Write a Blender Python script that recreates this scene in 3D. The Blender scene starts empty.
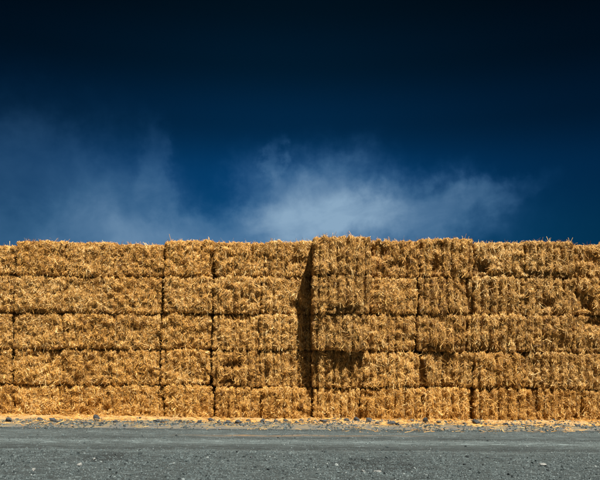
import bpy, bmesh, math
import numpy as np
from mathutils import Vector, noise

scene = bpy.context.scene
COL = scene.collection
RNG = np.random.default_rng(4217)

# ------------------------------------------------------------------ camera
CAM_D, CAM_H, FPX = 16.0, 1.585, 656.0
HORIZON = 355.0
cam_data = bpy.data.cameras.new('camera')
cam = bpy.data.objects.new('camera', cam_data)
COL.objects.link(cam)
cam.location = (0, -CAM_D, CAM_H)
cam.rotation_euler = (math.pi / 2, math.radians(-0.36), 0)
cam_data.sensor_width = 36.0
cam_data.lens = 36.0 * FPX / 600.0
cam_data.shift_y = (HORIZON - 240.0) / 600.0
cam_data.clip_start = 0.1
cam_data.clip_end = 8000
scene.camera = cam

# ------------------------------------------------------------------ exposure, sun
EXPOSURE = 1.1
scene.view_settings.view_transform = 'Standard'
scene.view_settings.look = 'None'
scene.view_settings.exposure = EXPOSURE
scene.view_settings.gamma = 1.0
EF = 2.0 ** EXPOSURE

SUN_DIR = Vector((0.39, -0.62, 1.30)).normalized()
sun_data = bpy.data.lights.new('sun', 'SUN')
sun_data.energy = 5.0
sun_data.angle = math.radians(0.53)
sun_data.color = (1.0, 0.93, 0.82)
sun = bpy.data.objects.new('sun', sun_data)
sun.rotation_euler = SUN_DIR.to_track_quat('Z', 'Y').to_euler()
sun.location = (6, -12, 20)
COL.objects.link(sun)

# ------------------------------------------------------------------ world: clear sky through a polarising filter, wisps of cloud
world = bpy.data.worlds.new('World')
scene.world = world
world.use_nodes = True
wt = world.node_tree
wt.nodes.clear()
WL = wt.links


class NB:
    """small helper that chains math nodes"""
    def __init__(self, tree):
        self.t = tree

    def put(self, sock, v):
        if hasattr(v, 'is_linked') or isinstance(v, bpy.types.NodeSocket):
            self.t.links.new(v, sock)
        else:
            sock.default_value = v

    def m(self, op, a, b=None, c=None, clamp=False):
        n = self.t.nodes.new('ShaderNodeMath')
        n.operation = op
        n.use_clamp = clamp
        self.put(n.inputs[0], a)
        if b is not None:
            self.put(n.inputs[1], b)
        if c is not None:
            self.put(n.inputs[2], c)
        return n.outputs[0]

    def mix(self, fac, a, b, blend='MIX'):
        n = self.t.nodes.new('ShaderNodeMix')
        n.data_type = 'RGBA'
        n.blend_type = blend
        self.put(n.inputs[0], fac)
        self.put(n.inputs[6], a)
        self.put(n.inputs[7], b)
        return n.outputs[2]

    def ramp(self, fac, stops, interp='LINEAR'):
        n = self.t.nodes.new('ShaderNodeValToRGB')
        cr = n.color_ramp
        cr.interpolation = interp
        while len(cr.elements) < len(stops):
            cr.elements.new(0.5)
        for e, (p, c) in zip(cr.elements, stops):
            e.position = p
            e.color = (c[0], c[1], c[2], 1)
        self.put(n.inputs[0], fac)
        return n.outputs[0]

    def noise(self, vec, scale, detail=3.0, rough=0.55, dist=0.0, lac=2.0):
        n = self.t.nodes.new('ShaderNodeTexNoise')
        self.put(n.inputs['Vector'], vec)
        n.inputs['Scale'].default_value = scale
        n.inputs['Detail'].default_value = detail
        n.inputs['Roughness'].default_value = rough
        n.inputs['Lacunarity'].default_value = lac
        n.inputs['Distortion'].default_value = dist
        return n.outputs[0]

    def combine(self, x, y, z):
        n = self.t.nodes.new('ShaderNodeCombineXYZ')
        for s, v in zip(n.inputs, (x, y, z)):
            self.put(s, v)
        return n.outputs[0]

    def separate(self, v):
        n = self.t.nodes.new('ShaderNodeSeparateXYZ')
        self.put(n.inputs[0], v)
        return n.outputs

    def smooth(self, v, lo, hi):
        n = self.t.nodes.new('ShaderNodeMapRange')
        n.interpolation_type = 'SMOOTHSTEP'
        self.put(n.inputs[0], v)
        n.inputs[1].default_value = lo
        n.inputs[2].default_value = hi
        n.inputs[3].default_value = 0.0
        n.inputs[4].default_value = 1.0
        return n.outputs[0]


W = NB(wt)
tc = wt.nodes.new('ShaderNodeTexCoord')
dx, dy, dz = W.separate(tc.outputs['Generated'])
RAD = 180 / math.pi
elev = W.m('MULTIPLY', W.m('ARCSINE', dz), RAD)                      # degrees above the horizon
azim = W.m('MULTIPLY', W.m('ARCTAN2', dx, dy), RAD)                  # degrees right of the wall's normal
sky = wt.nodes.new('ShaderNodeTexSky')
sky.sky_type = 'NISHITA'
sky.sun_disc = False
sky.sun_elevation = math.asin(SUN_DIR.z)
sky.sun_rotation = math.atan2(SUN_DIR.x, SUN_DIR.y)
filt = W.ramp(W.m('DIVIDE', elev, 40.0, clamp=True), [
    (0.0, (0.020, 0.160, 0.400)), (10.4 / 40, (0.0062, 0.167, 0.325)), (14.8 / 40, (0.0055, 0.147, 0.305)),
    (19.6 / 40, (0.0035, 0.078, 0.146)), (24.2 / 40, (0.0025, 0.045, 0.070)), (28.4 / 40, (0.0028, 0.030, 0.040)),
    (1.0, (0.0028, 0.026, 0.034))], 'EASE')
azw = W.m('DIVIDE', W.m('ADD', azim, 2.0), 19.0)
azf = W.m('MULTIPLY_ADD', W.m('EXPONENT', W.m('MULTIPLY', W.m('MULTIPLY', azw, azw), -1.0)), 0.62, 0.38)
blue = W.mix(1.0, sky.outputs[0], filt, 'MULTIPLY')
blue = W.mix(1.0, blue, W.combine(azf, azf, azf), 'MULTIPLY')


def sky_pt(px, py):
    """photograph point -> (azimuth, elevation) in degrees"""
    u, v = (px - 300) / FPX, (HORIZON - py) / FPX
    return math.degrees(math.atan(u)), math.degrees(math.atan(v / math.sqrt(1 + u * u)))


vec = W.combine(azim, elev, 0.0)
warp1 = W.m('MULTIPLY', W.m('SUBTRACT', W.noise(vec, 0.16, 3.0, 0.5), 0.5), 6.0)
vec_b = W.combine(W.m('ADD', azim, 31.0), W.m('ADD', elev, 7.0), 0.0)
warp2 = W.m('MULTIPLY', W.m('SUBTRACT', W.noise(vec_b, 0.2, 3.0, 0.5), 0.5), 3.6)
warp3 = W.m('MULTIPLY', W.m('SUBTRACT', W.noise(vec, 0.7, 4.0, 0.6), 0.5), 3.2)
warp4 = W.m('MULTIPLY', W.m('SUBTRACT', W.noise(vec_b, 0.7, 4.0, 0.6), 0.5), 2.4)
az2 = W.m('ADD', W.m('ADD', azim, warp1), warp3)
el2 = W.m('ADD', W.m('ADD', elev, warp2), warp4)
# (px, py, half width px, half height px, weight)
PUFFS = [(24, 206, 132, 74, .20), (120, 220, 62, 54, .18), (152, 178, 17, 44, .13), (110, 248, 180, 38, .17), (230, 244, 100, 30, .30),
         (338, 198, 58, 41, .40), (303, 209, 56, 43, .27), (345, 232, 100, 38, .18), (262, 196, 29, 42, .17), (272, 160, 9, 22, .16),
         (420, 206, 68, 29, .27), (474, 193, 40, 14, .16), (390, 228, 120, 32, .18), (518, 188, 34, 10, .06), (20, 150, 90, 26, .02)]
dens = None
for (px, py, hw, hh, wgt) in PUFFS:
    a, e = sky_pt(px, py)
    qa = W.m('DIVIDE', W.m('SUBTRACT', az2, a), hw / 11.2)
    qe = W.m('DIVIDE', W.m('SUBTRACT', el2, e), hh / 11.2)
    r2 = W.m('MULTIPLY_ADD', qa, qa, W.m('MULTIPLY', qe, qe))
    g = W.m('MULTIPLY', W.m('EXPONENT', W.m('MULTIPLY', W.m('POWER', r2, 1.6), -1.0)), wgt)
    dens = g if dens is None else W.m('ADD', dens, g)
# the same thin cloud goes on low round the rest of the horizon
far_cl = W.m('MULTIPLY', W.smooth(W.m('ABSOLUTE', azim), 34.0, 60.0), W.smooth(elev, 24.0, 6.0))
far_cl = W.m('MULTIPLY', far_cl, W.smooth(W.noise(tc.outputs['Generated'], 3.0, 4.0), 0.45, 0.75))
dens = W.m('ADD', dens, W.m('MULTIPLY', far_cl, 0.45))
streak_vec = W.combine(W.m('ADD', W.m('MULTIPLY', azim, 0.34), W.m('MULTIPLY', elev, -0.22)), W.m('MULTIPLY', W.m('ADD', elev, W.m('MULTIPLY', azim, 0.12)), 0.5), 0.0)
streak = W.noise(streak_vec, 0.55, 5.0, 0.55, 0.6)
dens = W.m('MULTIPLY', dens, W.m('MULTIPLY_ADD', W.m('SUBTRACT', streak, 0.5), 0.9, 1.0), clamp=True)
dens = W.m('MULTIPLY', dens, 1.0, clamp=True)
ce = 10 / EF                                                          # thin cloud lets the blue through, thick cloud is paler
cloud_col = W.ramp(dens, [(0.0, (.03 , .15, .40)), (0.35, (.10, .25, .46)), (0.8, (.22, .36, .52)), (1.0, (.25, .39, .54))])
cloud_col = W.mix(1.0, cloud_col, (ce, ce, ce, 1), 'MULTIPLY')
sky_col = W.mix(dens, W.mix(1.0, blue, (1 / EF, 1 / EF, 1 / EF, 1), 'MULTIPLY'), cloud_col)
bgn = wt.nodes.new('ShaderNodeBackground')
bgn.inputs['Strength'].default_value = 0.1
WL.new(sky_col, bgn.inputs['Color'])
wo = wt.nodes.new('ShaderNodeOutputWorld')
WL.new(bgn.outputs[0], wo.inputs[0])


# ------------------------------------------------------------------ helpers
def tag(o, label=None, cat=None, group=None, kind=None):
    if label: o['label'] = label
    if cat: o['category'] = cat
    if group: o['group'] = group
    if kind: o['kind'] = kind
    return o


def link(name, mesh, mat=None, parent=None):
    o = bpy.data.objects.new(name, mesh)
    COL.objects.link(o)
    if mat is not None and len(mesh.materials) == 0:
        mesh.materials.append(mat)
    if parent is not None:
        o.parent = parent
    return o


def mesh_np(name, verts, faces, smooth=False, attrs=None):
    """verts (N,3), faces (M,k) with constant k"""
    verts = np.asarray(verts, np.float32)
    faces = np.asarray(faces, np.int32)
    me = bpy.data.meshes.new(name)
    m, k = faces.shape
    me.vertices.add(len(verts))
    me.vertices.foreach_set('co', verts.ravel())
    me.loops.add(m * k)
    me.loops.foreach_set('vertex_index', faces.ravel())
    me.polygons.add(m)
    me.polygons.foreach_set('loop_start', np.arange(0, m * k, k, dtype=np.int32))
    me.polygons.foreach_set('loop_total', np.full(m, k, np.int32))
    me.polygons.foreach_set('use_smooth', np.full(m, smooth, bool))
    for an, av in (attrs or {}).items():
        at = me.attributes.new(an, 'FLOAT', 'POINT')
        at.data.foreach_set('value', np.asarray(av, np.float32))
    me.update(calc_edges=True)
    me.validate()
    return me


def _h(ix, iy, iz, s):
    n = (ix.astype(np.int64) * 374761393 + iy.astype(np.int64) * 668265263 + iz.astype(np.int64) * 2147483647 + s * 1274126177) & 0xFFFFFFFF
    n = ((n ^ (n >> 13)) * 1103515245) & 0xFFFFFFFF
    n = ((n ^ (n >> 16)) * 2246822519) & 0xFFFFFFFF
    n = n ^ (n >> 15)
    return (n & 0xFFFFFF).astype(np.float64) / float(0x7FFFFF) - 1.0


def vnoise(p, scale, seed=0):
    """value noise, about -1..1"""
    q = np.asarray(p, np.float64) / scale
    i = np.floor(q).astype(np.int64)
    f = q - i
    f = f * f * f * (f * (f * 6 - 15) + 10)
    r = 0
    for a in (0, 1):
        wx = f[:, 0] if a else 1 - f[:, 0]
        for b in (0, 1):
            wy = f[:, 1] if b else 1 - f[:, 1]
            for c in (0, 1):
                wz = f[:, 2] if c else 1 - f[:, 2]
                r = r + wx * wy * wz * _h(i[:, 0] + a, i[:, 1] + b, i[:, 2] + c, seed)
    return r


def unit(v):
    return v / np.maximum(np.linalg.norm(v, axis=-1, keepdims=True), 1e-9)


# ------------------------------------------------------------------ materials
def new_mat(name):
    m = bpy.data.materials.new(name)
    m.use_nodes = True
    b = m.node_tree.nodes['Principled BSDF']
    return m, NB(m.node_tree), b


def attr(n, name):
    a = n.t.nodes.new('ShaderNodeAttribute')
    a.attribute_name = name
    return a.outputs['Fac']


def geo_pos(n):
    return n.t.nodes.new('ShaderNodeNewGeometry').outputs['Position']


def bump(n, bsdf, height, strength, dist):
    b = n.t.nodes.new('ShaderNodeBump')
    b.inputs['Strength'].default_value = strength
    b.inputs['Distance'].default_value = dist
    n.put(b.inputs['Height'], height)
    n.t.links.new(b.outputs[0], bsdf.inputs['Normal'])


STRAW_STOPS = [(0.0, (0.085, 0.032, 0.006)), (0.22, (0.28, 0.122, 0.020)), (0.5, (0.58, 0.288, 0.053)), (0.78, (0.75, 0.438, 0.112)), (1.0, (0.85, 0.61, 0.27))]
GREY_STOPS = [(0.0, (0.07, 0.036, 0.012)), (0.3, (0.23, 0.128, 0.038)), (0.65, (0.49, 0.305, 0.095)), (1.0, (0.76, 0.58, 0.29))]


def straw_material(name, blade):
    m, n, b = new_mat(name)
    tone = attr(n, 'tone')
    weather = attr(n, 'weather')
    pos = geo_pos(n)
    if blade:
        t = n.m('ADD', tone, n.m('MULTIPLY', n.m('SUBTRACT', n.noise(pos, 22.0, 2.0), 0.5), 0.35))
    else:
        x, y, z = n.separate(pos)
        fib1 = n.noise(n.combine(n.m('MULTIPLY', x, 2.6), n.m('MULTIPLY', y, 1.6), n.m('MULTIPLY', z, 0.7)), 48.0, 4.0, 0.7, 2.2)
        fib2 = n.noise(n.combine(n.m('MULTIPLY', n.m('ADD', x, z), 0.8), n.m('MULTIPLY', y, 1.6), n.m('MULTIPLY', n.m('SUBTRACT', x, z), 2.4)), 44.0, 4.0, 0.7, 2.0)
        fine = n.m('MULTIPLY_ADD', n.m('ADD', fib1, fib2), 0.5, 0.0)
        big = n.noise(pos, 7.0, 3.0, 0.6)
        t = n.m('ADD', n.m('MULTIPLY_ADD', n.m('SUBTRACT', fine, 0.5), 2.6, 0.36), n.m('MULTIPLY', n.m('SUBTRACT', big, 0.5), 0.4))
        bump(n, b, fine, 1.0, 0.05)
    c = n.mix(weather, n.ramp(t, STRAW_STOPS), n.ramp(t, GREY_STOPS))
    n.t.links.new(c, b.inputs['Base Color'])
    b.inputs['Roughness'].default_value = 0.62
    b.inputs['Specular IOR Level'].default_value = 0.32
    return m


MAT_STRAW = straw_material('straw_stalks', True)
MAT_CORE = straw_material('pressed_straw', False)

MAT_TWINE, _n, _b = new_mat('sisal_twine')
_c = _n.ramp(_n.noise(geo_pos(_n), 60.0, 3.0), [(0.3, (0.42, 0.26, 0.09)), (0.7, (0.70, 0.50, 0.22))])
_n.t.links.new(_c, _b.inputs['Base Color'])
_b.inputs['Roughness'].default_value = 0.8


# ------------------------------------------------------------------ setting: ground, verge, road
ROAD_EDGE = -1.95
NEAR = -17.5


def ground_material():
    m, n, b = new_mat('bare_earth')
    pos = geo_pos(n)
    c = n.ramp(n.noise(pos, 0.35, 6.0, 0.65), [(0.25, (0.075, 0.072, 0.062)), (0.75, (0.145, 0.130, 0.10))])
    n.t.links.new(c, b.inputs['Base Color'])
    b.inputs['Roughness'].default_value = 0.95
    b.inputs['Specular IOR Level'].default_value = 0.1
    return m


G = 3000.0
me = mesh_np('ground', [(-G, -G, -.06), (G, -G, -.06), (G, G, -.06), (-G, G, -.06)], [(0, 1, 2, 3)])
tag(link('ground', me, ground_material()), kind='structure')


def grid_mesh(name, xs, ys, zfun, smooth=True, attrs=None):
    X, Y = np.meshgrid(xs, ys)
    P = np.stack([X.ravel(), Y.ravel(), np.zeros(X.size)], 1)
    P[:, 2] = zfun(P)
    ny, nx = X.shape
    idx = np.arange(nx * ny).reshape(ny, nx)
    F = np.stack([idx[:-1, :-1], idx[:-1, 1:], idx[1:, 1:], idx[1:, :-1]], -1).reshape(-1, 4)
    return mesh_np(name, P, F, smooth, attrs)


def graded(*spans):
    out = []
    for a, b_, s in spans:
        out.append(np.arange(a, b_ - s * .5, s))
    out.append(np.array([spans[-1][1]]))
    return np.concatenate(out)


def road_profile(y):
    """worn wheel tracks and low windrows of dust along the road"""
    z = -0.014 * np.exp(-((y + 2.05) / .10) ** 2)
    z += 0.012 * np.exp(-((y + 2.6) / .25) ** 2)
    z += -0.018 * np.exp(-((y + 3.42) / .11) ** 2)
    z += 0.020 * np.exp(-((y + 3.95) / .20) ** 2)
    z += -0.012 * np.exp(-((y + 4.25) / .10) ** 2)
    z += -0.022 * np.exp(-((y + 4.85) / .20) ** 2)
    z += 0.016 * np.exp(-((y + 5.5) / .35) ** 2)
    return z


HOLLOWS = [(1.12, -6.45, .62, .62, .05), (-2.95, -5.95, .42, .40, .035), (3.2, -7.2, .6, .4, .02), (-5.4, -7.0, .7, .4, .02), (-0.8, -7.3, .5, .35, .018)]


def road_z(P):
    y = P[:, 1] + 0.05 * vnoise(np.stack([P[:, 0], P[:, 1] * 0, P[:, 2]], 1), 1.7, 3) + .03 * vnoise(P * [1, .2, 1], .4, 14)
    z = road_profile(y)
    coarse = 1 / (1 + np.exp((P[:, 1] + 5.25) * 6))
    z += vnoise(P * [1, 1.6, 1], .55, 5) * .008 + vnoise(P * [1, 2.2, 1], .16, 6) * (.003 + .006 * coarse)
    z += vnoise(P, .06, 7) * (.002 + .006 * coarse)
    for hx, hy, hw, hl, hd in HOLLOWS:
        r = ((P[:, 0] - hx) / hw) ** 2 + ((P[:, 1] - hy) / hl) ** 2
        z += -hd * np.exp(-r) * (1 + .5 * vnoise(P, .15, 8)) + hd * .35 * np.exp(-((np.sqrt(r) - 1.45) / .3) ** 2)
    return z


def road_material():
    m, n, b = new_mat('crushed_gravel_road')
    pos = geo_pos(n)
    x, y, z = n.separate(pos)
    wob = n.m('MULTIPLY', n.m('SUBTRACT', n.noise(n.combine(n.m('MULTIPLY', x, 0.8), n.m('MULTIPLY', y, 2.0), 0.0), 1.0, 4.0, 0.6), 0.5), 0.26)
    yy = n.m('ADD', y, wob)
    g = lambda v: (v * .79, v * 1.0, v * 1.03)
    band = n.ramp(n.m('DIVIDE', n.m('ADD', yy, 8.0), 6.2, clamp=True), [
        (0.0, g(.062)), (2.35 / 6.2, g(.066)), (2.70 / 6.2, g(.096)), (2.95 / 6.2, g(.074)), (3.12 / 6.2, g(.050)), (3.34 / 6.2, g(.062)),
        (3.62 / 6.2, g(.085)), (3.92 / 6.2, g(.124)), (4.14 / 6.2, g(.078)), (4.38 / 6.2, g(.090)), (4.54 / 6.2, g(.044)), (4.72 / 6.2, g(.080)),
        (5.3 / 6.2, g(.092)), (5.75 / 6.2, g(.072)), (5.96 / 6.2, g(.054)), (1.0, g(.07))])
    # dust dragged along the direction of travel
    drag = n.noise(n.combine(n.m('MULTIPLY', x, 1.1), n.m('MULTIPLY', y, 11.0), 0.0), 1.0, 6.0, 0.65)
    k1 = n.m('MULTIPLY_ADD', n.m('SUBTRACT', drag, 0.5), 1.9, 1.0)
    dash = n.noise(n.combine(n.m('MULTIPLY', x, 3.2), n.m('MULTIPLY', y, 13.0), 0.0), 1.0, 5.0, 0.7)
    k1 = n.m('MULTIPLY', k1, n.m('MULTIPLY_ADD', n.smooth(dash, 0.50, 0.64), 0.75, 0.80))
    blot = n.noise(pos, 1.3, 5.0, 0.6)
    k2 = n.m('MULTIPLY_ADD', n.m('SUBTRACT', blot, 0.5), 0.6, 1.0)
    grain = n.noise(pos, 42.0, 5.0, 0.8)
    k3 = n.m('MULTIPLY_ADD', n.m('SUBTRACT', grain, 0.5), 2.6, 1.0)
    k = n.m('MULTIPLY', n.m('MULTIPLY', k1, k2), k3)
    c = n.mix(1.0, band, n.combine(k, k, k), 'MULTIPLY')
    # darker, freshly scuffed hollows
    for hx, hy, hw, hl, hd in HOLLOWS[:2]:
        qx = n.m('DIVIDE', n.m('SUBTRACT', x, hx), hw * 1.15)
        qy = n.m('DIVIDE', n.m('SUBTRACT', y, hy), hl * 1.15)
        q = n.m('MULTIPLY_ADD', qx, qx, n.m('MULTIPLY', qy, qy))
        q = n.m('ADD', q, n.m('MULTIPLY', n.m('SUBTRACT', n.noise(pos, 4.0, 4.0, 0.7), 0.5), 1.6))
        c = n.mix(n.m('MULTIPLY', n.smooth(q, 1.2, 0.3), 0.8), c, (0.022, 0.027, 0.028, 1))
    # a few smears of straw dust
    sx = n.m('DIVIDE', n.m('ADD', x, 0.75), 1.1)
    sy = n.m('DIVIDE', n.m('ADD', yy, 3.12), 0.09)
    smear = n.m('EXPONENT', n.m('MULTIPLY', n.m('MULTIPLY_ADD', sx, sx, n.m('MULTIPLY', sy, sy)), -1.0))
    sx = n.m('DIVIDE', n.m('SUBTRACT', x, 1.0), 1.3)
    sy = n.m('DIVIDE', n.m('ADD', yy, 3.05), 0.08)
    smear2 = n.m('MULTIPLY', n.m('EXPONENT', n.m('MULTIPLY', n.m('MULTIPLY_ADD', sx, sx, n.m('MULTIPLY', sy, sy)), -1.0)), 0.5)
    smear = n.m('MULTIPLY', n.m('ADD', smear, smear2), n.smooth(drag, 0.35, 0.6))
    c = n.mix(smear, c, (0.26, 0.165, 0.085, 1))
    n.t.links.new(c, b.inputs['Base Color'])
    b.inputs['Roughness'].default_value = 0.9
    b.inputs['Specular IOR Level'].default_value = 0.18
    bump(n, b, n.m('ADD', grain, n.m('MULTIPLY', n.noise(pos, 28.0, 3.0, 0.6), 1.2)), 0.9, 0.02)
    return m


xs = graded((-60, -8.2, .9), (-8.2, 8.2, .036), (8.2, 60, .9))
ys = graded((NEAR, -8.6, .5), (-8.6, ROAD_EDGE, .036))
MAT_ROAD = road_material()
tag(link('gravel_road', grid_mesh('gravel_road', xs, ys, road_z), MAT_ROAD), kind='structure')


def verge_z(P):
    y = P[:, 1]
    up = np.clip((y - ROAD_EDGE) / .35, 0, 1)
    z = -.012 + .035 * up * up * (3 - 2 * up)
    z += vnoise(P, .5, 21) * .012 * up + vnoise(P * [1, 1.4, 1], .13, 22) * .012 * up + vnoise(P, .05, 23) * .005 * up
    return z


def verge_material():
    m, n, b = new_mat('stony_verge_with_chaff')
    pos = geo_pos(n)
    x, y, z = n.separate(pos)
    wob = n.m('MULTIPLY', n.m('SUBTRACT', n.noise(pos, 1.6, 5.0, 0.65), 0.5), 0.9)
    yy = n.m('ADD', y, wob)
    patch = n.noise(n.combine(n.m('MULTIPLY', x, 1.2), n.m('MULTIPLY', y, 3.5), 0.0), 1.6, 5.0, 0.7)
    grain = n.noise(pos, 60.0, 4.0, 0.75)
    stone = n.ramp(grain, [(0.3, (0.06, 0.062, 0.06)), (0.7, (0.135, 0.135, 0.125))])
    chaff = n.ramp(grain, [(0.3, (0.15, 0.112, 0.050)), (0.7, (0.31, 0.235, 0.11))])
    near_wall = n.smooth(yy, -1.0, -0.15)
    fac = n.m('MAXIMUM', near_wall, n.m('MULTIPLY', n.smooth(patch, 0.42, 0.60), 0.75))
    lip = n.smooth(n.m('ADD', y, n.m('MULTIPLY', n.m('SUBTRACT', n.noise(pos, 3.0, 4.0, 0.7), 0.5), 0.6)), ROAD_EDGE - .02, ROAD_EDGE + .22)
    fac = n.m('MULTIPLY', fac, n.m('SUBTRACT', 1.0, n.m('MULTIPLY', n.smooth(yy, 2.5, 7.0), 0.85)))
    c = n.mix(n.m('MULTIPLY', fac, lip), stone, chaff)
    n.t.links.new(c, b.inputs['Base Color'])
    b.inputs['Roughness'].default_value = 0.95
    b.inputs['Specular IOR Level'].default_value = 0.12
    bump(n, b, grain, 0.6, 0.012)
    return m


xs = graded((-60, -8.2, .9), (-8.2, 8.2, .04), (8.2, 60, .9))
ys = graded((ROAD_EDGE, .3, .036), (.3, 9.0, .8))
MAT_VERGE = verge_material()
tag(link('verge', grid_mesh('verge', xs, ys, verge_z), MAT_VERGE), kind='structure')


def wall_front(x):
    return -.05 + .47 / (1 + np.exp(-(x - .1) * 5)) + .12 * np.exp(-((x + 1.6) / .9) ** 2)


def bank_z(P):
    y = P[:, 1]
    edge = -.66 - wall_front(P[:, 0]) + .16 * vnoise(np.stack([P[:, 0], P[:, 1] * 0, P[:, 2]], 1), .8, 31) + .07 * vnoise(P * [1, 0, 1], .2, 32)
    t = np.clip((y - edge) / .6, -.3, 1)
    h = np.where(t > 0, .075 * np.maximum(t, 0) ** .8, .2 * t)
    return .0 + h + (vnoise(P, .12, 33) * .016 + vnoise(P, .045, 34) * .010) * np.clip(t * 3, 0, 1)


def chaff_material():
    m, n, b = new_mat('straw_chaff')
    pos = geo_pos(n)
    t = n.noise(pos, 70.0, 4.0, 0.7, 1.0)
    c = n.ramp(t, [(0.25, (0.20, 0.115, 0.045)), (0.5, (0.37, 0.235, 0.10)), (0.75, (0.50, 0.35, 0.18))])
    n.t.links.new(c, b.inputs['Base Color'])
    b.inputs['Roughness'].default_value = 0.9
    b.inputs['Specular IOR Level'].default_value = 0.15
    bump(n, b, t, 0.8, 0.015)
    return m


xs = graded((-9.5, 9.5, .034))
ys = graded((-1.45, .30, .036))
MAT_CHAFF = chaff_material()
tag(link('straw_chaff', grid_mesh('straw_chaff', xs, ys, bank_z), MAT_CHAFF),
    'low ragged bank of pale straw chaff along the foot of the bale wall', 'chaff', kind='stuff')

# ------------------------------------------------------------------ bales
# seams between columns, in photograph pixels, per course from the top (13 columns)
SEAMS = [
    [-36, 14.5, 64, 113, 163.5, 213.5, 263, 311.5, 370.5, 420, 473, 524, 574, 625],
    [-37, 13.5, 65, 113, 162.0, 213.0, 260, 311.0, 369.5, 418.5, 467, 521, 577, 628],
    [-38, 12.5, 62, 112, 160.5, 213.0, 259, 310.5, 366.0, 416.5, 467, 521, 573, 622],
    [-37, 13.0, 63, 113, 160.0, 211.0, 260, 311.0, 363.5, 420.5, 473.5, 526, 574, 624],
    [-36, 14.3, 60, 108, 164.0, 214.5, 263, 312.5, 360.5, 421.0, 473.5, 533, 577, 626]]
# how far each bale's end stands out towards the road (m)
PROUD = [
    [-.10, .03, .01, -.03, .07, .14, .13, .72, .42, .45, .40, .43, .38],
    [-.10, .04, .03, -.02, .09, .15, .14, .73, .44, .46, .40, .39, .40],
    [-.09, -.01, -.01, -.02, .05, .12, .17, .65, .45, .50, .43, .42, .38],
    [-.09, -.06, -.06, -.02, .06, .14, .14, .42, .47, .39, .45, .39, .41],
    [-.08, -.09, -.09, -.01, .07, .17, .25, .40, .46, .43, .45, .40, .38]]
# width of the open joint on the left of each column (m)
JOINT = [.05, .055, .004, .006, .055, .065, .03, .02, .035, .055, .055, .02, .035, .05]
LEVEL = [0.02, .82, 1.69, 2.575, 3.47]                        # undersides of the courses, from the ground up
TOP_PX = [244.2, 239.6, 240.8, 243.0, 239.2, 241.2, 240.6, 235.2, 239.4, 237.0, 241.2, 240.0, 243.4]
GROOVE = [
    [.6, .6, .5, .4, .5, .5, .5, 1.0, .6, 1.0, .7, .9, .9],
    [.4, .4, .4, .5, .4, .5, .6, 1.0, .5, .9, 1.1, .9, .8],
    [.4, .4, .4, .4, .5, .7, .9, 1.0, .7, .9, 1.2, .9, .7],
    [.5, .5, .5, .5, .8, .8, .9, 1.1, .7, .9, .9, 1.2, .8],
    [.5, .5, .5, .6, .8, .9, .8, 1.1, .8, 1.0, 1.0, .8, .8]]
# hollows torn out of the face: (course, column) -> list of (u, v, radius u, radius v, depth)   u, v in 0..1 from lower left
TORN = {
    (0, 8): [(.18, .72, .16, .20, .10), (.45, .35, .18, .12, .05)], (0, 9): [(.28, .25, .10, .25, .12), (.35, .8, .10, .15, .07)],
    (0, 10): [(.14, .22, .14, .22, .17), (.5, .08, .3, .06, .07)], (0, 11): [(.3, .10, .35, .09, .10), (.75, .08, .2, .07, .08)],
    (0, 12): [(.3, .55, .2, .16, .06)], (0, 6): [(.7, .45, .16, .10, .06)], (0, 4): [(.97, .3, .06, .2, .12)],
    (1, 1): [(.4, .06, .4, .06, .06)], (1, 6): [(.75, .2, .14, .18, .06)], (1, 5): [(.35, .7, .08, .06, .05)],
    (1, 7): [(.6, .10, .3, .10, .06)], (1, 10): [(.03, .25, .07, .3, .13)], (1, 11): [(.45, .3, .12, .13, .11)], (1, 12): [(.1, .3, .22, .25, .13)],
    (2, 5): [(.5, .92, .25, .07, .07)], (2, 9): [(.35, .08, .2, .14, .10), (.92, .06, .12, .2, .16)], (2, 10): [(.3, .06, .3, .06, .06)],
    (2, 12): [(.5, .85, .3, .12, .09)], (2, 11): [(.8, .2, .08, .25, .06)],
    (3, 4): [(.85, .3, .06, .35, .07)], (3, 5): [(.45, .62, .25, .10, .10), (.38, .14, .16, .14, .13)], (3, 6): [(.1, .4, .07, .4, .07)],
    (3, 9): [(.02, .3, .06, .3, .14), (.5, .04, .25, .06, .08)], (3, 10): [(.5, .04, .25, .05, .08)], (3, 11): [(.1, .7, .06, .4, .05)],
    (3, 12): [(.9, .15, .3, .12, .08)], (3, 1): [(.4, .85, .12, .07, .06)], (3, 8): [(.5, .03, .4, .05, .05)],
    (4, 6): [(.75, .35, .09, .09, .07)], (4, 8): [(.1, .8, .08, .1, .05)], (4, 11): [(.03, .5, .10, .45, .11)], (4, 12): [(.1, .5, .06, .4, .07)],
    (4, 7): [(.5, .92, .3, .06, .06)], (4, 9): [(.97, .3, .05, .5, .10)], (4, 2): [(.75, .35, .08, .1, .04)]}
WEATHER_COL = [.06, .06, .04, .04, .04, .14, .10, .24, .10, .18, .20, .24, .18]
WEATHER_ROW = [.08, .10, .10, .05, -.08]
VERT = [.32, .32, .30, .30, .38, .42, .45, .65, .50, .65, .68, .68, .6]       # how upright the stalks lie


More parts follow.
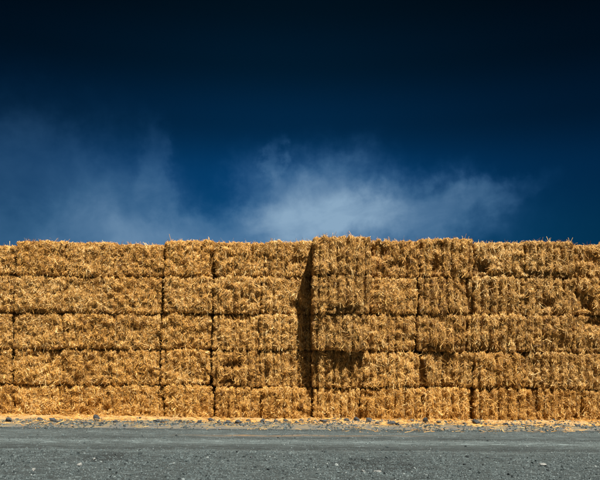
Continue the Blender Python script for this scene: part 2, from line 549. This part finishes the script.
def bale_core(w, d, h, seed, groove, torn, strings, rounded, vert):
    """pressed straw block as six matching grids; returns verts, faces, front face grid (nz,nx,3) index map"""
    nx, nz, ny = 56, 42, 12
    r = .10
    u = np.linspace(0, 1, nx)
    v = np.linspace(0, 1, nz)
    t = np.linspace(0, 1, ny) ** 1.7
    pts, faces = [], []
    base = 0
    grids = []

    def add(P, flip):
        nonlocal base
        a, b_ = P.shape[:2]
        idx = base + np.arange(a * b_).reshape(a, b_)
        F = np.stack([idx[:-1, :-1], idx[:-1, 1:], idx[1:, 1:], idx[1:, :-1]], -1).reshape(-1, 4)
        faces.append(F[:, ::-1] if flip else F)
        pts.append(P.reshape(-1, 3))
        grids.append(idx)
        base += a * b_

    def st(a, b_, c):
        return np.stack(np.broadcast_arrays(a, b_, c), -1)

    U, V = np.meshgrid(u, v)
    add(st((U - .5) * w, 0 * U, V * h), False)                       # front
    Ub, Vb = np.meshgrid(np.linspace(0, 1, 8), np.linspace(0, 1, 6))
    add(st((Ub - .5) * w, 0 * Ub + d, Vb * h), True)                 # back, coarse
    U, T = np.meshgrid(u, t)
    add(st((U - .5) * w, T * d, 0 * U + h), False)                   # top
    add(st((U - .5) * w, T * d, 0 * U), True)                        # bottom
    T, V = np.meshgrid(t, v)
    add(st(0 * T - .5 * w, T * d, V * h), True)                      # left
    add(st(0 * T + .5 * w, T * d, V * h), False)                     # right
    P = np.concatenate(pts)
    F = np.concatenate(faces)
    back_in = np.clip((P[:, 1] - .10) / .45, 0, 1)[:, None]
    rr_ = r + (.018 - r) * back_in * back_in * (3 - 2 * back_in)      # sharp shoulders deeper in: no daylight between bales

    def shrink(P):
        lo = np.concatenate([-w / 2 + rr_, rr_ * 0 + r, rr_], 1)
        hi = np.concatenate([w / 2 - rr_, rr_ * 0 + d - .018, h - rr_], 1)
        return np.clip(P, lo, hi)

    inner = shrink(P)
    if rounded:                                                      # one slumped, rounded upper corner
        R = .30
        m = (P[:, 0] > w / 2 - R) & (P[:, 2] > h - R) & (P[:, 1] < 1.2)
        q = np.stack([P[:, 0] - (w / 2 - R), P[:, 2] - (h - R)], 1)
        L = np.maximum(np.linalg.norm(q, axis=1), 1e-6)
        mx = np.maximum(q[:, 0], q[:, 1])
        k = np.where(m, mx / L, 1)
        P[:, 0] = np.where(m, w / 2 - R + q[:, 0] * k, P[:, 0])
        P[:, 2] = np.where(m, h - R + q[:, 1] * k, P[:, 2])
        inner = shrink(P)
    N = unit(P - inner)
    P = inner + N * rr_
    off = np.array([seed * 7.13, seed * 3.7, seed * 5.1])
    Q = P + off
    front = np.clip(-N[:, 1], 0, 1)
    top = np.abs(N[:, 2])
    side = np.abs(N[:, 0])
    amp = front + .30 * top + .55 * side
    lump = vnoise(Q, .45, 10) * .022 + vnoise(Q, .25, 1) * .022 + vnoise(Q, .12, 2) * .036 + vnoise(Q, .055, 4) * .020 + vnoise(Q * [1, 1, .22], .05, 8) * .026 * vert
    ridged = (1 - np.abs(vnoise(Q * [1, 1, .7], .085, 5))) * .034 - .020
    disp = amp * (lump + ridged)
    # pressed in along the strings, bulging between them
    xs_ = P[:, 0]
    pil = np.zeros(len(P))
    for s in strings:
        sx = s * w + .012 * vnoise(np.stack([Q[:, 0] * 0 + s * 9, Q[:, 1], Q[:, 2]], 1), .2, 6)
        pil -= np.exp(-((xs_ - sx) / .026) ** 2) * .060 + np.exp(-((xs_ - sx) / .065) ** 2) * .028
    disp += (front + .35 * top) * groove * (pil + .028)
    # bulge of the flanks closes the joints behind the face
    depth = np.clip(P[:, 1] / d, 0, 1)
    disp += (side * .045 + top * .012) * np.sin(np.pi * depth) ** .5
    uu, vv = P[:, 0] / w + .5, P[:, 2] / h
    sr = np.random.default_rng(seed + 500)                           # faces lean a little each their own way
    disp += front * ((uu - .5) * sr.normal(0, .030) + (vv - .5) * sr.normal(0, .035))
    wob = vnoise(Q, .10, 9) * .35
    for (cu, cv, ru, rv, dd) in torn:
        rr = np.sqrt(((uu - cu) / ru) ** 2 + ((vv - cv) / rv) ** 2) + wob
        disp -= front * dd * (1 / (1 + np.exp((rr - 1) * 7))) * 1.5
    P = P + N * disp[:, None]
    return P, F, grids, N


def ribbons(root, dirv, nrm, length, width, rng, bend=.35, droop=.0):
    """flat stalks: two bent segments each, six vertices"""
    n = len(root)
    spin = rng.normal(0, 1, (n, 3))
    side = unit(np.cross(dirv, unit(nrm + spin * .55)))
    d2 = unit(dirv + rng.normal(0, bend, (n, 3)) + np.array([0, 0, -1.0]) * (droop * rng.random((n, 1))))
    a = root
    b_ = a + dirv * (length * .5)[:, None]
    c = b_ + d2 * (length * .5)[:, None]
    hw = (width * .5)[:, None] * side
    side2 = unit(np.cross(d2, unit(nrm + spin * .55)))
    hw2 = (width * .42)[:, None] * side2
    V = np.stack([a - hw, a + hw, b_ - hw, b_ + hw, c - hw2, c + hw2], 1)
    i = np.arange(n)[:, None] * 6
    F = np.stack([i + [0, 1, 3, 2], i + [2, 3, 5, 4]], 1).reshape(-1, 4)
    return V.reshape(-1, 3), F


def straw_on(P, grids, N, w, d, h, rng, vert, weather, fringe, strings, groove):
    fg = P[grids[0]]                                                 # (nz,nx,3)
    fn = unit(np.cross(np.gradient(fg, axis=1).reshape(-1, 3), np.gradient(fg, axis=0).reshape(-1, 3))).reshape(fg.shape)
    nz, nx = fg.shape[:2]
    n_t, per = 330, 11
    iu = rng.random(n_t) * (nx - 1)
    iv = rng.random(n_t) * (nz - 1)
    pick_vert = rng.random(n_t) < vert
    ang = np.where(pick_vert, np.pi / 2 + rng.normal(0, .22, n_t), rng.random(n_t) * np.pi)
    ang = ang + np.where(rng.random(n_t) < .5, np.pi, 0)
    tone_t = rng.normal(.50, .15, n_t)
    ju = np.repeat(iu, per) + rng.normal(0, 1.7, n_t * per)
    jv = np.repeat(iv, per) + rng.normal(0, 1.7, n_t * per)
    a_ = np.repeat(ang, per) + rng.normal(0, .34, n_t * per)
    tone = np.repeat(tone_t, per) + rng.normal(0, .23, n_t * per)
    # loose singles
    n_s = 500
    ju = np.concatenate([ju, rng.random(n_s) * (nx - 1)])
    jv = np.concatenate([jv, rng.random(n_s) * (nz - 1)])
    a_ = np.concatenate([a_, rng.random(n_s) * 2 * np.pi])
    tone = np.concatenate([tone, rng.normal(.58, .22, n_s)])
    loc = np.stack([ju / (nx - 1) * w, 0 * ju, jv / (nz - 1) * h], 1) + 13.7 * weather + 50 * w
    tone = tone + .16 * vnoise(loc, .28, 61) + .10 * vnoise(loc, .1, 62)
    low = jv / (nz - 1) * h < .075
    flank = np.minimum(ju / (nx - 1), 1 - ju / (nx - 1)) * w < .05
    ok = ~(low & (rng.random(len(ju)) < .6)) & ~(flank & (rng.random(len(ju)) < .35))
    ok &= (ju > 0) & (ju < nx - 1) & (jv > 0) & (jv < nz - 1)
    for s in strings:                                                # the strings keep their grooves mostly clear
        near = np.abs(ju / (nx - 1) - .5 - s) * w < .026
        ok &= ~(near & (rng.random(len(ju)) < .95 * min(groove, 1)))
    ju, jv, a_, tone = ju[ok], jv[ok], a_[ok], tone[ok]
    gi, gj = np.round(jv).astype(int), np.round(ju).astype(int)
    root = fg[gi, gj] + rng.normal(0, .007, (len(gi), 3))
    nr = fn[gi, gj]
    nr = unit(nr + np.array([0, -.5, 0]))
    edge = np.minimum(np.minimum(ju / (nx - 1), 1 - ju / (nx - 1)) * w, np.minimum(jv / (nz - 1) + (.06 if fringe else 0), 1 - jv / (nz - 1) + .04) * h)
    scale = np.clip(.35 + edge / .16, .35, 1)
    # the rim: stalks on the first hand's breadth of the top, bottom and flanks
    for gidx, cnt in ((2, 180 if fringe else 80), (3, 8), (4, 20), (5, 20)):
        gg = P[grids[gidx]]
        gn = N[grids[gidx]]
        if gidx in (2, 3):
            a, b_ = rng.integers(0, 5, cnt), rng.integers(0, gg.shape[1], cnt)
        else:
            a, b_ = rng.integers(0, gg.shape[0], cnt), rng.integers(0, 5, cnt)
        root = np.concatenate([root, gg[a, b_] + rng.normal(0, .010, (cnt, 3))])
        nr = np.concatenate([nr, unit(gn[a, b_] + np.array([0, -.7, 0]))])
        a_ = np.concatenate([a_, rng.random(cnt) * 2 * np.pi])
        tone = np.concatenate([tone, rng.normal(.52, .2, cnt)])
        scale = np.concatenate([scale, np.full(cnt, .38)])
    n = len(root)
    t2 = unit(np.array([0, 0, 1.0]) - nr * nr[:, 2:3] + 1e-4)
    t1 = unit(np.cross(t2, nr))
    lift = np.abs(rng.normal(.04, .17, n))
    dirv = unit(t1 * np.cos(a_)[:, None] + t2 * np.sin(a_)[:, None] + nr * lift[:, None])
    length = np.clip(rng.gamma(2.9, .036, n), .03, .28) * scale
    width = .003 + .0080 * rng.random(n) ** 2.0
    root = root - dirv * (length * .22)[:, None] - nr * .004
    V, F = ribbons(root, dirv, nr, length, width, rng, .38, .25)
    return V, F, np.repeat(np.clip(tone, 0, 1), 6), np.full(len(V), weather)


def stubble(P, grids, N, w, d, h, rng, vert, weather):
    """short cut ends and broken bits pressed flat into the face, single-segment"""
    fg = P[grids[0]]
    fn = unit(np.cross(np.gradient(fg, axis=1).reshape(-1, 3), np.gradient(fg, axis=0).reshape(-1, 3))).reshape(fg.shape)
    nz, nx = fg.shape[:2]
    n = 3300
    gi, gj = rng.integers(0, nz, n), rng.integers(0, nx, n)
    root, nr = fg[gi, gj] + rng.normal(0, .008, (n, 3)), fn[gi, gj]
    for gidx, cnt in ((2, 260), (3, 160), (4, 200), (5, 200)):
        gg, gn = P[grids[gidx]], N[grids[gidx]]
        if gidx in (2, 3):
            a, b_ = rng.integers(0, 6, cnt), rng.integers(0, gg.shape[1], cnt)
        else:
            a, b_ = rng.integers(0, gg.shape[0], cnt), rng.integers(0, 6, cnt)
        root = np.concatenate([root, gg[a, b_] + rng.normal(0, .008, (cnt, 3))])
        nr = np.concatenate([nr, gn[a, b_]])
    n = len(root)
    a_ = np.where(rng.random(n) < vert, np.pi / 2 + rng.normal(0, .35, n), rng.random(n) * 2 * np.pi)
    t2 = unit(np.array([0, 0, 1.0]) - nr * nr[:, 2:3] + 1e-4)
    t1 = unit(np.cross(t2, nr))
    dv = unit(t1 * np.cos(a_)[:, None] + t2 * np.sin(a_)[:, None] + nr * rng.normal(.10, .16, (n, 1)))
    sd = unit(np.cross(dv, unit(nr + rng.normal(0, .4, (n, 3)))))
    L = rng.uniform(.025, .085, n)[:, None]
    hw = rng.uniform(.002, .0048, n)[:, None] * sd
    a = root - dv * L * .5 + nr * .003
    b_ = root + dv * L * .5 + nr * .005
    V = np.stack([a - hw, a + hw, b_ + hw, b_ - hw], 1).reshape(-1, 3)
    F = np.arange(n * 4).reshape(-1, 4)
    tone = .48 + .16 * vnoise(root + 31 * w, .26, 61) + rng.normal(0, .27, n)
    return V, F, np.repeat(np.clip(tone, 0, 1), 4), np.full(n * 4, weather)


def twine_mesh(P, grids, s, w, d, h):
    """one string round the bale, lying in its groove"""
    nx = P[grids[0]].shape[1]
    j = int(round((s + .5) * (nx - 1)))
    front = P[grids[0]][::2, j] + [0, -.016, 0]
    top = P[grids[2]][1::2, j] + [0, 0, .003]
    back = P[grids[1]][::-1, int(round((s + .5) * 7))] * [0, 1, 1] + [s * w, .006, 0]
    bot = P[grids[3]][::-1, j][1::2] - [0, 0, .003]
    path = np.concatenate([front, top, back, bot])
    n = len(path)
    tan = unit(np.roll(path, -1, 0) - np.roll(path, 1, 0))
    sx = np.tile([1.0, 0, 0], (n, 1))
    up = unit(np.cross(tan, sx))
    sx = np.cross(up, tan)
    rad = .0055
    ring = np.stack([path + rad * (np.cos(k * 2 * np.pi / 3) * sx + np.sin(k * 2 * np.pi / 3) * up) for k in range(3)], 1)
    V = ring.reshape(-1, 3)
    i = np.arange(n)
    k = np.roll(i, -1)
    F = np.concatenate([np.stack([i * 3 + a, k * 3 + a, k * 3 + (a + 1) % 3, i * 3 + (a + 1) % 3], 1) for a in range(3)])
    return mesh_np('twine', V, F, True)


COURSE = ['top course', 'second course down', 'middle course', 'fourth course down', 'bottom course']
PLACE = ['at the left edge of the photo', 'first whole column from the left', 'second whole column from the left',
         'third whole column from the left', 'third column left of the shadow gap', 'second column left of the shadow gap',
         'left beside the tall shadow gap', 'in the jutting column', 'directly right of the jutting column',
         'second right of the jutting column', 'third right of the jutting column', 'second from the right edge', 'at the right edge of the photo']
LOOK = {
    (0, 0): 'low shaded', (0, 1): 'bright golden', (0, 2): 'shaggy golden', (0, 3): 'low golden', (0, 4): 'squared golden', (0, 5): 'golden',
    (0, 6): 'ruffled', (0, 7): 'tallest, furthest jutting', (0, 8): 'hollowed', (0, 9): 'frayed string-marked', (0, 10): 'torn-cornered',
    (0, 11): 'ragged-bottomed', (0, 12): 'low brown', (1, 7): 'curl-fronted jutting', (1, 10): 'ridged brown', (1, 11): 'pitted', (1, 12): 'gouged',
    (2, 5): 'pale matted', (2, 7): 'overhanging', (2, 9): 'torn-cornered', (2, 10): 'deeply ridged', (3, 5): 'tattered, hollowed', (3, 7): 'shadow-banded',
    (3, 8): 'flat-faced', (3, 10): 'round-shouldered', (3, 11): 'narrow-ridged', (4, 6): 'orange, pitted', (4, 7): 'greyish upright-strawed', (4, 8): 'slanting-strawed',
    (4, 10): 'rounded', (4, 11): 'split-sided'}

zr = np.random.default_rng(12)
SAG = np.concatenate([np.zeros((1, 13)), np.clip(zr.normal(0, .017, (4, 13)), -.03, .03)])     # uneven courses
SAG[:, 1:4] *= .45
for row in range(5):
    lvl = 4 - row
    for colm in range(13):
        z0 = LEVEL[lvl] + SAG[lvl][colm]
        proud = PROUD[row][colm]
        dist = CAM_D - proud
        k = dist / FPX
        xa, xb = SEAMS[row][colm], SEAMS[row][colm + 1]
        if colm == 7:
            xa += 1.5
        x0, x1 = (xa - 300) * k, (xb - 300) * k
        if row == 0:
            z1 = CAM_H + (HORIZON - TOP_PX[colm] + (xa + xb - 600) / 2 * .0063) * k - .025
        else:
            z1 = LEVEL[lvl + 1] + SAG[lvl + 1][colm]
        jr = np.random.default_rng(40 + row * 20 + colm)
        x0 += JOINT[colm] / 2 * jr.uniform(.2, 1.35)
        x1 -= JOINT[colm + 1] / 2 * jr.uniform(.2, 1.35) + .003
        z1 -= (.016 if row else .0) * jr.random()
        w, h, d = x1 - x0, z1 - z0 - .006, 2.35
        seed = row * 13 + colm + 1
        rng = np.random.default_rng(900 + seed)
        root = bpy.data.objects.new('straw_bale', None)
        COL.objects.link(root)
        root.empty_display_size = .3
        root.location = ((x0 + x1) / 2, -proud, z0 + .003)
        root.rotation_euler = (0, math.radians(rng.normal(0, .35)), math.radians(rng.normal(0, .6)))
        look = LOOK.get((row, colm), 'golden' if colm < 7 else 'brownish')
        tag(root, f"{look} straw bale, {COURSE[row]}, {PLACE[colm]}", 'straw bale', 'straw bales stacked five high in a wall')
        strings = (np.arange(6) + .5) / 6 - .5 + rng.normal(0, .008, 6)
        if (row, colm) == (3, 11):
            strings = np.array([-.44, -.32, -.18, .0, .2, .4])
        P, F, grids, N = bale_core(w, d, h, seed, GROOVE[row][colm] * rng.uniform(.85, 1.15), TORN.get((row, colm), []), strings, (row, colm) in ((3, 10), (4, 10)), VERT[colm])
        weather = float(np.clip(WEATHER_COL[colm] + WEATHER_ROW[row] + rng.normal(0, .06), 0, 1))
        me = mesh_np('pressed_straw', P, F, True, {'tone': np.full(len(P), .5), 'weather': np.full(len(P), weather)})
        link('pressed_straw', me, MAT_CORE, root)
        V, SF, tone, wea = straw_on(P, grids, N, w, d, h, rng, VERT[colm], weather, row == 0, strings, GROOVE[row][colm])
        V2, SF2, tone2, wea2 = stubble(P, grids, N, w, d, h, rng, VERT[colm], weather)
        SF = np.concatenate([SF, SF2 + len(V)])
        V, tone, wea = np.concatenate([V, V2]), np.concatenate([tone, tone2]), np.concatenate([wea, wea2])
        tone = tone + rng.normal(.02, .055)
        so = link('loose_straw', mesh_np('loose_straw', V, SF, False, {'tone': tone, 'weather': wea}), MAT_STRAW, root)
        tag(so, kind='stuff')
        for s in strings:
            link('twine', twine_mesh(P, grids, s, w, d, h), MAT_TWINE, root)

# ------------------------------------------------------------------ straw litter at the foot of the wall
rng = np.random.default_rng(77)


def surf_z(P):
    z = np.where(P[:, 1] > ROAD_EDGE, verge_z(P), road_z(P))
    return np.where(P[:, 1] > -1.4, np.maximum(z, bank_z(P)), z)


n = 12000
y = -np.abs(rng.gamma(1.2, .50, n)) + .1
y = np.where(y < -2.2, -rng.random(n) * 1.8, y)
xr = rng.uniform(-8.2, 8.2, n)
keep = rng.random(n) < np.clip(.55 + 1.1 * vnoise(np.stack([xr, y, y * 0], 1), .7, 71), .08, 1)
xr, y = xr[keep], y[keep]
n = len(xr)
root = np.stack([xr, np.maximum(y - wall_front(xr), -3.0 + .5 * rng.random(n)), np.zeros(n)], 1)
root[:, 2] = surf_z(root) + .006
ang = rng.random(n) * 2 * np.pi
dirv = unit(np.stack([np.cos(ang), np.sin(ang), np.abs(rng.normal(0, .12, n))], 1))
V, F = ribbons(root, dirv, np.tile([0, 0, 1.0], (n, 1)), rng.uniform(.04, .2, n), rng.uniform(.005, .010, n), rng, .12)
me = mesh_np('scattered_straw', V, F, False, {'tone': np.repeat(np.clip(rng.normal(.62, .16, n), 0, 1), 6), 'weather': np.full(len(V), .25)})
tag(link('scattered_straw', me, MAT_STRAW), 'loose straw stalks scattered over the verge below the bale wall', 'straw', kind='stuff')

# ------------------------------------------------------------------ gravel
MAT_PEBBLE, _n, _b = new_mat('gravel_stones')
_t = attr(_n, 'tone')
_c = _n.ramp(_t, [(0.0, (0.011, 0.016, 0.018)), (0.45, (0.050, 0.068, 0.072)), (0.85, (0.115, 0.145, 0.150)), (1.0, (0.19, 0.22, 0.22))])
_k = _n.m('MULTIPLY_ADD', _n.noise(geo_pos(_n), 90.0, 3.0), 0.7, 0.65)
_c = _n.mix(1.0, _c, _n.combine(_k, _k, _k), 'MULTIPLY')
_n.t.links.new(_c, _b.inputs['Base Color'])
_b.inputs['Roughness'].default_value = 0.85
_b.inputs['Specular IOR Level'].default_value = 0.25

CHIP_V = np.array([(math.cos(a), math.sin(a), -.35) for a in (0, 1.25, 2.5, 3.8, 5.0)] + [(.1, .1, .95)])   # half-buried chip
CHIP_F = np.array([(k, (k + 1) % 5, 5) for k in range(5)])
PHI = (1 + 5 ** .5) / 2
ICO_V = unit(np.array([(-1, PHI, 0), (1, PHI, 0), (-1, -PHI, 0), (1, -PHI, 0), (0, -1, PHI), (0, 1, PHI), (0, -1, -PHI), (0, 1, -PHI), (PHI, 0, -1), (PHI, 0, 1), (-PHI, 0, -1), (-PHI, 0, 1)], float))
ICO_F = np.array([(0, 11, 5), (0, 5, 1), (0, 1, 7), (0, 7, 10), (0, 10, 11), (1, 5, 9), (5, 11, 4), (11, 10, 2), (10, 7, 6), (7, 1, 8), (3, 9, 4), (3, 4, 2), (3, 2, 6), (3, 6, 8), (3, 8, 9), (4, 9, 5), (2, 4, 11), (6, 2, 10), (8, 6, 7), (9, 8, 1)])


def pebbles(cent, size, rng, ico):
    n = len(cent)
    bv, bf = (ICO_V, ICO_F) if ico else (CHIP_V, CHIP_F)
    m = len(bv)
    A = unit(rng.normal(0, 1, (n, 3)) * ([1, 1, 1] if ico else [1, 1, .15]))
    if ico:
        B = unit(np.cross(A, rng.normal(0, 1, (n, 3))))
        C = np.cross(A, B)
    else:
        C = unit(np.array([0, 0, 1.0]) - A * A[:, 2:3])
        B = np.cross(C, A)
    R = np.stack([A, B, C], 1)
    sh = bv[None] * (1 + rng.normal(0, .16, (n, m, 1)))
    V = np.einsum('nmk,nkj->nmj', sh * rng.uniform(.7, 1.25, (n, 1, 3)), R)
    V *= size[:, None, None]
    V[:, :, 2] *= rng.uniform(.6, 1.0, (n, 1))
    V += cent[:, None, :]
    F = (np.arange(n)[:, None, None] * m + bf[None]).reshape(-1, 3)
    return V.reshape(-1, 3), F, m


def scatter_gravel(name, label, n, ylo, yhi, smin, smax, power, seed, ico, mean, sd, keep=None):
    rng = np.random.default_rng(seed)
    P = np.stack([rng.uniform(-8, 8, n), rng.uniform(ylo, yhi, n), np.zeros(n)], 1)
    if keep is not None:
        P = P[rng.random(n) < keep(P)]
    n = len(P)
    size = smin + (smax - smin) * rng.random(n) ** power
    P[:, 2] = surf_z(P) + size * .2
    V, F, m = pebbles(P, size, rng, ico)
    tone = np.repeat(np.clip(rng.normal(mean, sd, n), 0, 1), m)
    me = mesh_np(name, V, F, False, {'tone': tone})
    tag(link(name, me, MAT_PEBBLE), label, 'gravel', kind='stuff')


coarse = lambda P: np.clip(1 / (1 + np.exp((P[:, 1] + 5.35 + .2 * vnoise(P * [1, 0, 1], .9, 41)) * 5)), .10, 1) * np.clip(.75 + .45 * vnoise(P, .6, 42), .2, 1)
scatter_gravel('gravel', 'loose grey gravel strewn over the near side of the road', 150000, -8.6, -2.0, .006, .0145, 1.5, 51, False, .47, .19, coarse)
scatter_gravel('coarse_gravel', 'larger chips of grey stone lying in the road gravel', 6500, -8.6, -3.0, .012, .027, 3.0, 52, True, .40, .26,
               lambda P: np.clip(coarse(P), .03, 1))
windrow = lambda P: np.clip(np.exp(-((P[:, 1] + 3.98) / .16) ** 2) + .5 * np.exp(-((P[:, 1] + 2.7) / .3) ** 2), .05, 1) * np.clip(.6 + .7 * vnoise(P * [1, 2, 1], .25, 43), .05, 1)
scatter_gravel('windrow_gravel', 'thin lines of pale fine gravel along the wheel tracks', 26000, -5.0, -2.05, .005, .013, 1.8, 53, False, .60, .2, windrow)
scatter_gravel('verge_gravel', 'small grey rubble in the verge between road and bales', 18000, -2.2, -.30, .006, .028, 3.0, 54, True, .42, .2,
               lambda P: np.clip(.55 + .8 * vnoise(P, .3, 44), .08, 1) * np.clip((-.2 - P[:, 1]) * 2, 0, 1) * np.where(P[:, 1] < -1.95, .4, 1))

# ------------------------------------------------------------------ rocks
MAT_ROCK, _n, _b = new_mat('basalt_rock')
_p = _n.t.nodes.new('ShaderNodeTexCoord').outputs['Object']
_t = _n.noise(_p, 14.0, 5.0, 0.65)
_c = _n.ramp(_t, [(0.3, (0.022, 0.026, 0.030)), (0.55, (0.045, 0.050, 0.054)), (0.75, (0.10, 0.105, 0.11))])
_n.t.links.new(_c, _b.inputs['Base Color'])
_b.inputs['Roughness'].default_value = 0.8
bump(_n, _b, _n.noise(_p, 26.0, 4.0, 0.65), 1.0, 0.04)
MAT_PALE, _n, _b = new_mat('pale_stone')
_p = _n.t.nodes.new('ShaderNodeTexCoord').outputs['Object']
_c = _n.ramp(_n.noise(_p, 18.0, 4.0, 0.6), [(0.3, (0.10, 0.11, 0.11)), (0.7, (0.22, 0.23, 0.22))])
_n.t.links.new(_c, _b.inputs['Base Color'])
_b.inputs['Roughness'].default_value = 0.8


def rock_mesh(rng, sx, sy, sz):
    bm = bmesh.new()
    bmesh.ops.create_icosphere(bm, subdivisions=2, radius=1.0)
    planes = unit(rng.normal(0, 1, (11, 3)) * [1, 1, .8])
    lim = rng.uniform(.42, .74, 11)
    o = rng.uniform(0, 50, 3)
    for v in bm.verts:
        p = np.array(v.co)
        for pl, li in zip(planes, lim):                              # broken faces
            dd = p @ pl
            if dd > li:
                p = p - pl * (dd - li)
        p = p * (1 + .32 * noise.noise(Vector(p * 2.2 + o)))
        v.co = (p[0] * sx, p[1] * sy, max(p[2] * sz, -sz * .55))
    me = bpy.data.meshes.new('rock')
    bm.to_mesh(me)
    bm.free()
    return me


def at_ground(px, py):
    v = (px - 300) * .0063
    d = CAM_H * FPX / (py - v - HORIZON)
    return (px - 300) / FPX * d, d - CAM_D


# (px, py of foot, width px, height px, tilt, label)
ROCKS = [
    (9, 422.0, 9, 4.2, 0, 'wide flat dark rock at the left end of the rubble line under the bales'),
    (22, 423.0, 5, 3.0, 0, None), (41, 422.0, 6, 3.4, 0, None),
    (53, 423.0, 9, 4.2, 0, 'long dark rock in the rubble line below the second whole column of bales'),
    (60, 424.0, 5, 2.6, 0, None), (85, 424.6, 8, 3.8, 0, 'broad grey rock lying just in front of the largest rock of the rubble line'),
    (96, 421.5, 8.5, 6.8, .1, 'largest rock of the rubble line, blocky and dark against the bottom bales'),
    (102, 424.8, 5, 2.6, 0, None), (116, 423.6, 6, 3.4, 0, None), (128, 422.6, 4, 2.4, 0, None),
    (143, 424.0, 4, 2.4, 0, None), (156, 422.4, 6, 3.2, 0, None), (163, 423.6, 5, 2.6, 0, None), (181, 422.6, 5, 3.0, 0, None),
    (188, 424.0, 5, 2.4, 0, None), (200, 423.6, 7, 3.2, 0, None), (212, 422.2, 9, 4.0, .1, 'dark rock in the rubble line below the seam left of the golden bottom bales'),
    (219, 424.6, 5, 2.6, 0, None), (228, 425.0, 7, 3.4, 0, None), (238, 424.4, 8, 3.2, 0, 'low wide rock with a hollow shadow below the second column left of the gap'),
    (249, 423.2, 6, 3.0, 0, None), (263, 423.0, 6, 3.4, 0, None), (276, 422.8, 5, 2.8, 0, None), (286, 422.6, 6, 3.2, 0, None), (297, 423.6, 5, 2.6, 0, None),
    (302, 422.6, 6, 3.0, 0, None), (324, 423.8, 9, 3.2, 0, 'flat grey rock in the rubble line under the jutting column'),
    (335, 422.8, 5, 2.6, 0, None), (347, 424.0, 5, 2.6, 0, None), (357, 423.2, 7, 3.6, 0, None),
    (369, 424.0, 8.5, 4.4, .45, 'slanting dark rock leaning at the foot of the bale right of the jutting column'),
    (378, 425.0, 5, 2.6, 0, None), (391, 425.2, 10, 3.6, 0, 'long low dark rock second from the round dark rock'),
    (398, 426.4, 5, 2.8, 0, None), (413, 424.0, 4, 2.4, 0, None), (426, 424.4, 6.5, 4.6, 0, 'round nearly black rock alone in the pale verge right of the jutting column'),
    (439, 425.0, 5, 2.6, 0, None), (452, 425.4, 4, 2.4, 0, None), (466, 425.6, 5, 2.6, 0, None),
    (477, 424.6, 8.5, 4.6, .15, 'big bluish rock in the verge below the rounded bottom bale'),
    (486, 426.4, 5, 2.6, 0, None), (505, 426.2, 7, 3.4, 0, 'dark rock right of the big bluish rock in the verge'),
    (513, 426.6, 4, 2.4, 0, None), (534, 426.6, 4, 2.2, 0, None), (556, 426.4, 4, 2.2, 0, None),
    (579, 427.4, 5.5, 2.8, 0, 'small dark rock alone in the verge near the right edge'), (593, 426.6, 5, 2.6, 0, None)]
rng = np.random.default_rng(31)
UNDER = ['leftmost cut-off bale', 'first whole bale from the left', 'second whole bale from the left', 'third whole bale from the left',
         'third bale left of the gap', 'second bale left of the gap', 'bale left beside the gap', 'jutting column', 'bale right of the jutting column',
         'second bale right of the jutting column', 'third bale right of the jutting column', 'second bale from the right edge', 'bale at the right edge']
ORDER = {1: ['only'], 2: ['left', 'right'], 3: ['left', 'middle', 'right'], 4: ['leftmost', 'second', 'third', 'rightmost'],
         5: ['leftmost', 'second', 'middle', 'fourth', 'rightmost']}
by_col = {}
for i, rk in enumerate(ROCKS):
    if rk[5] is None:
        by_col.setdefault(int(np.searchsorted(SEAMS[4], rk[0])) - 1, []).append(i)
AUTO = {i: f"{ORDER[len(v)][q]} small dark rock in the rubble under the {UNDER[c]}" for c, v in by_col.items() for q, i in enumerate(v)}
for i, (px, py, wpx, hpx, tilt, lab) in enumerate(ROCKS):
    x, y = at_ground(px, py)
    k = (y + CAM_D) / FPX
    sw, shh = wpx * k * .58, hpx * k * .74
    me = rock_mesh(rng, sw, sw * rng.uniform(.6, .9), shh)
    o = link('rock', me, MAT_ROCK)
    z = float(surf_z(np.array([[x, y, 0.0]]))[0])
    o.location = (x, y, z + shh * .42)
    o.rotation_euler = (rng.normal(0, .08), tilt + rng.normal(0, .08), rng.normal(0, .4))
    tag(o, lab or AUTO[i], 'rock', 'rocks along the foot of the bale wall')

# stones lying out on the road: (px, py, width px, height px, pale, label)
STONES = [
    (80, 466, 5.5, 3.6, 1, 'pale stone lying on the road near its left end'),
    (95, 458.5, 4, 2.4, 1, 'small pale stone beside the dark hollow on the left of the road'),
    (379, 469.4, 7, 2.4, 1, 'flat white stone in the dark hollow right of centre on the road'),
    (364, 470.8, 4, 2.6, 1, 'small white stone at the near left rim of the hollow right of centre'),
    (544, 466, 7.5, 3.6, 1, 'flat grey stone with a pale top, right part of the road'),
    (252, 458, 3.5, 2.6, 0, 'dark pebble standing up from the gravel in the middle of the road'),
    (40, 450, 3, 2.4, 0, 'tiny black pebble on the smooth wheel track at the left'),
    (34, 471.5, 4, 3.2, 1, 'rough pale stone in the left foreground gravel')]
for px, py, wpx, hpx, pale, lab in STONES:
    x, y = at_ground(px, py)
    k = (y + CAM_D) / FPX
    sw, shh = wpx * k * .68, hpx * k * .75
    o = link('stone', rock_mesh(rng, sw, sw * .8, shh), MAT_PALE if pale else MAT_ROCK)
    z = float(surf_z(np.array([[x, y, 0.0]]))[0])
    o.location = (x, y, z + shh * .40)
    o.rotation_euler = (0, 0, rng.normal(0, .3))
    tag(o, lab, 'stone', 'single stones lying on the road')
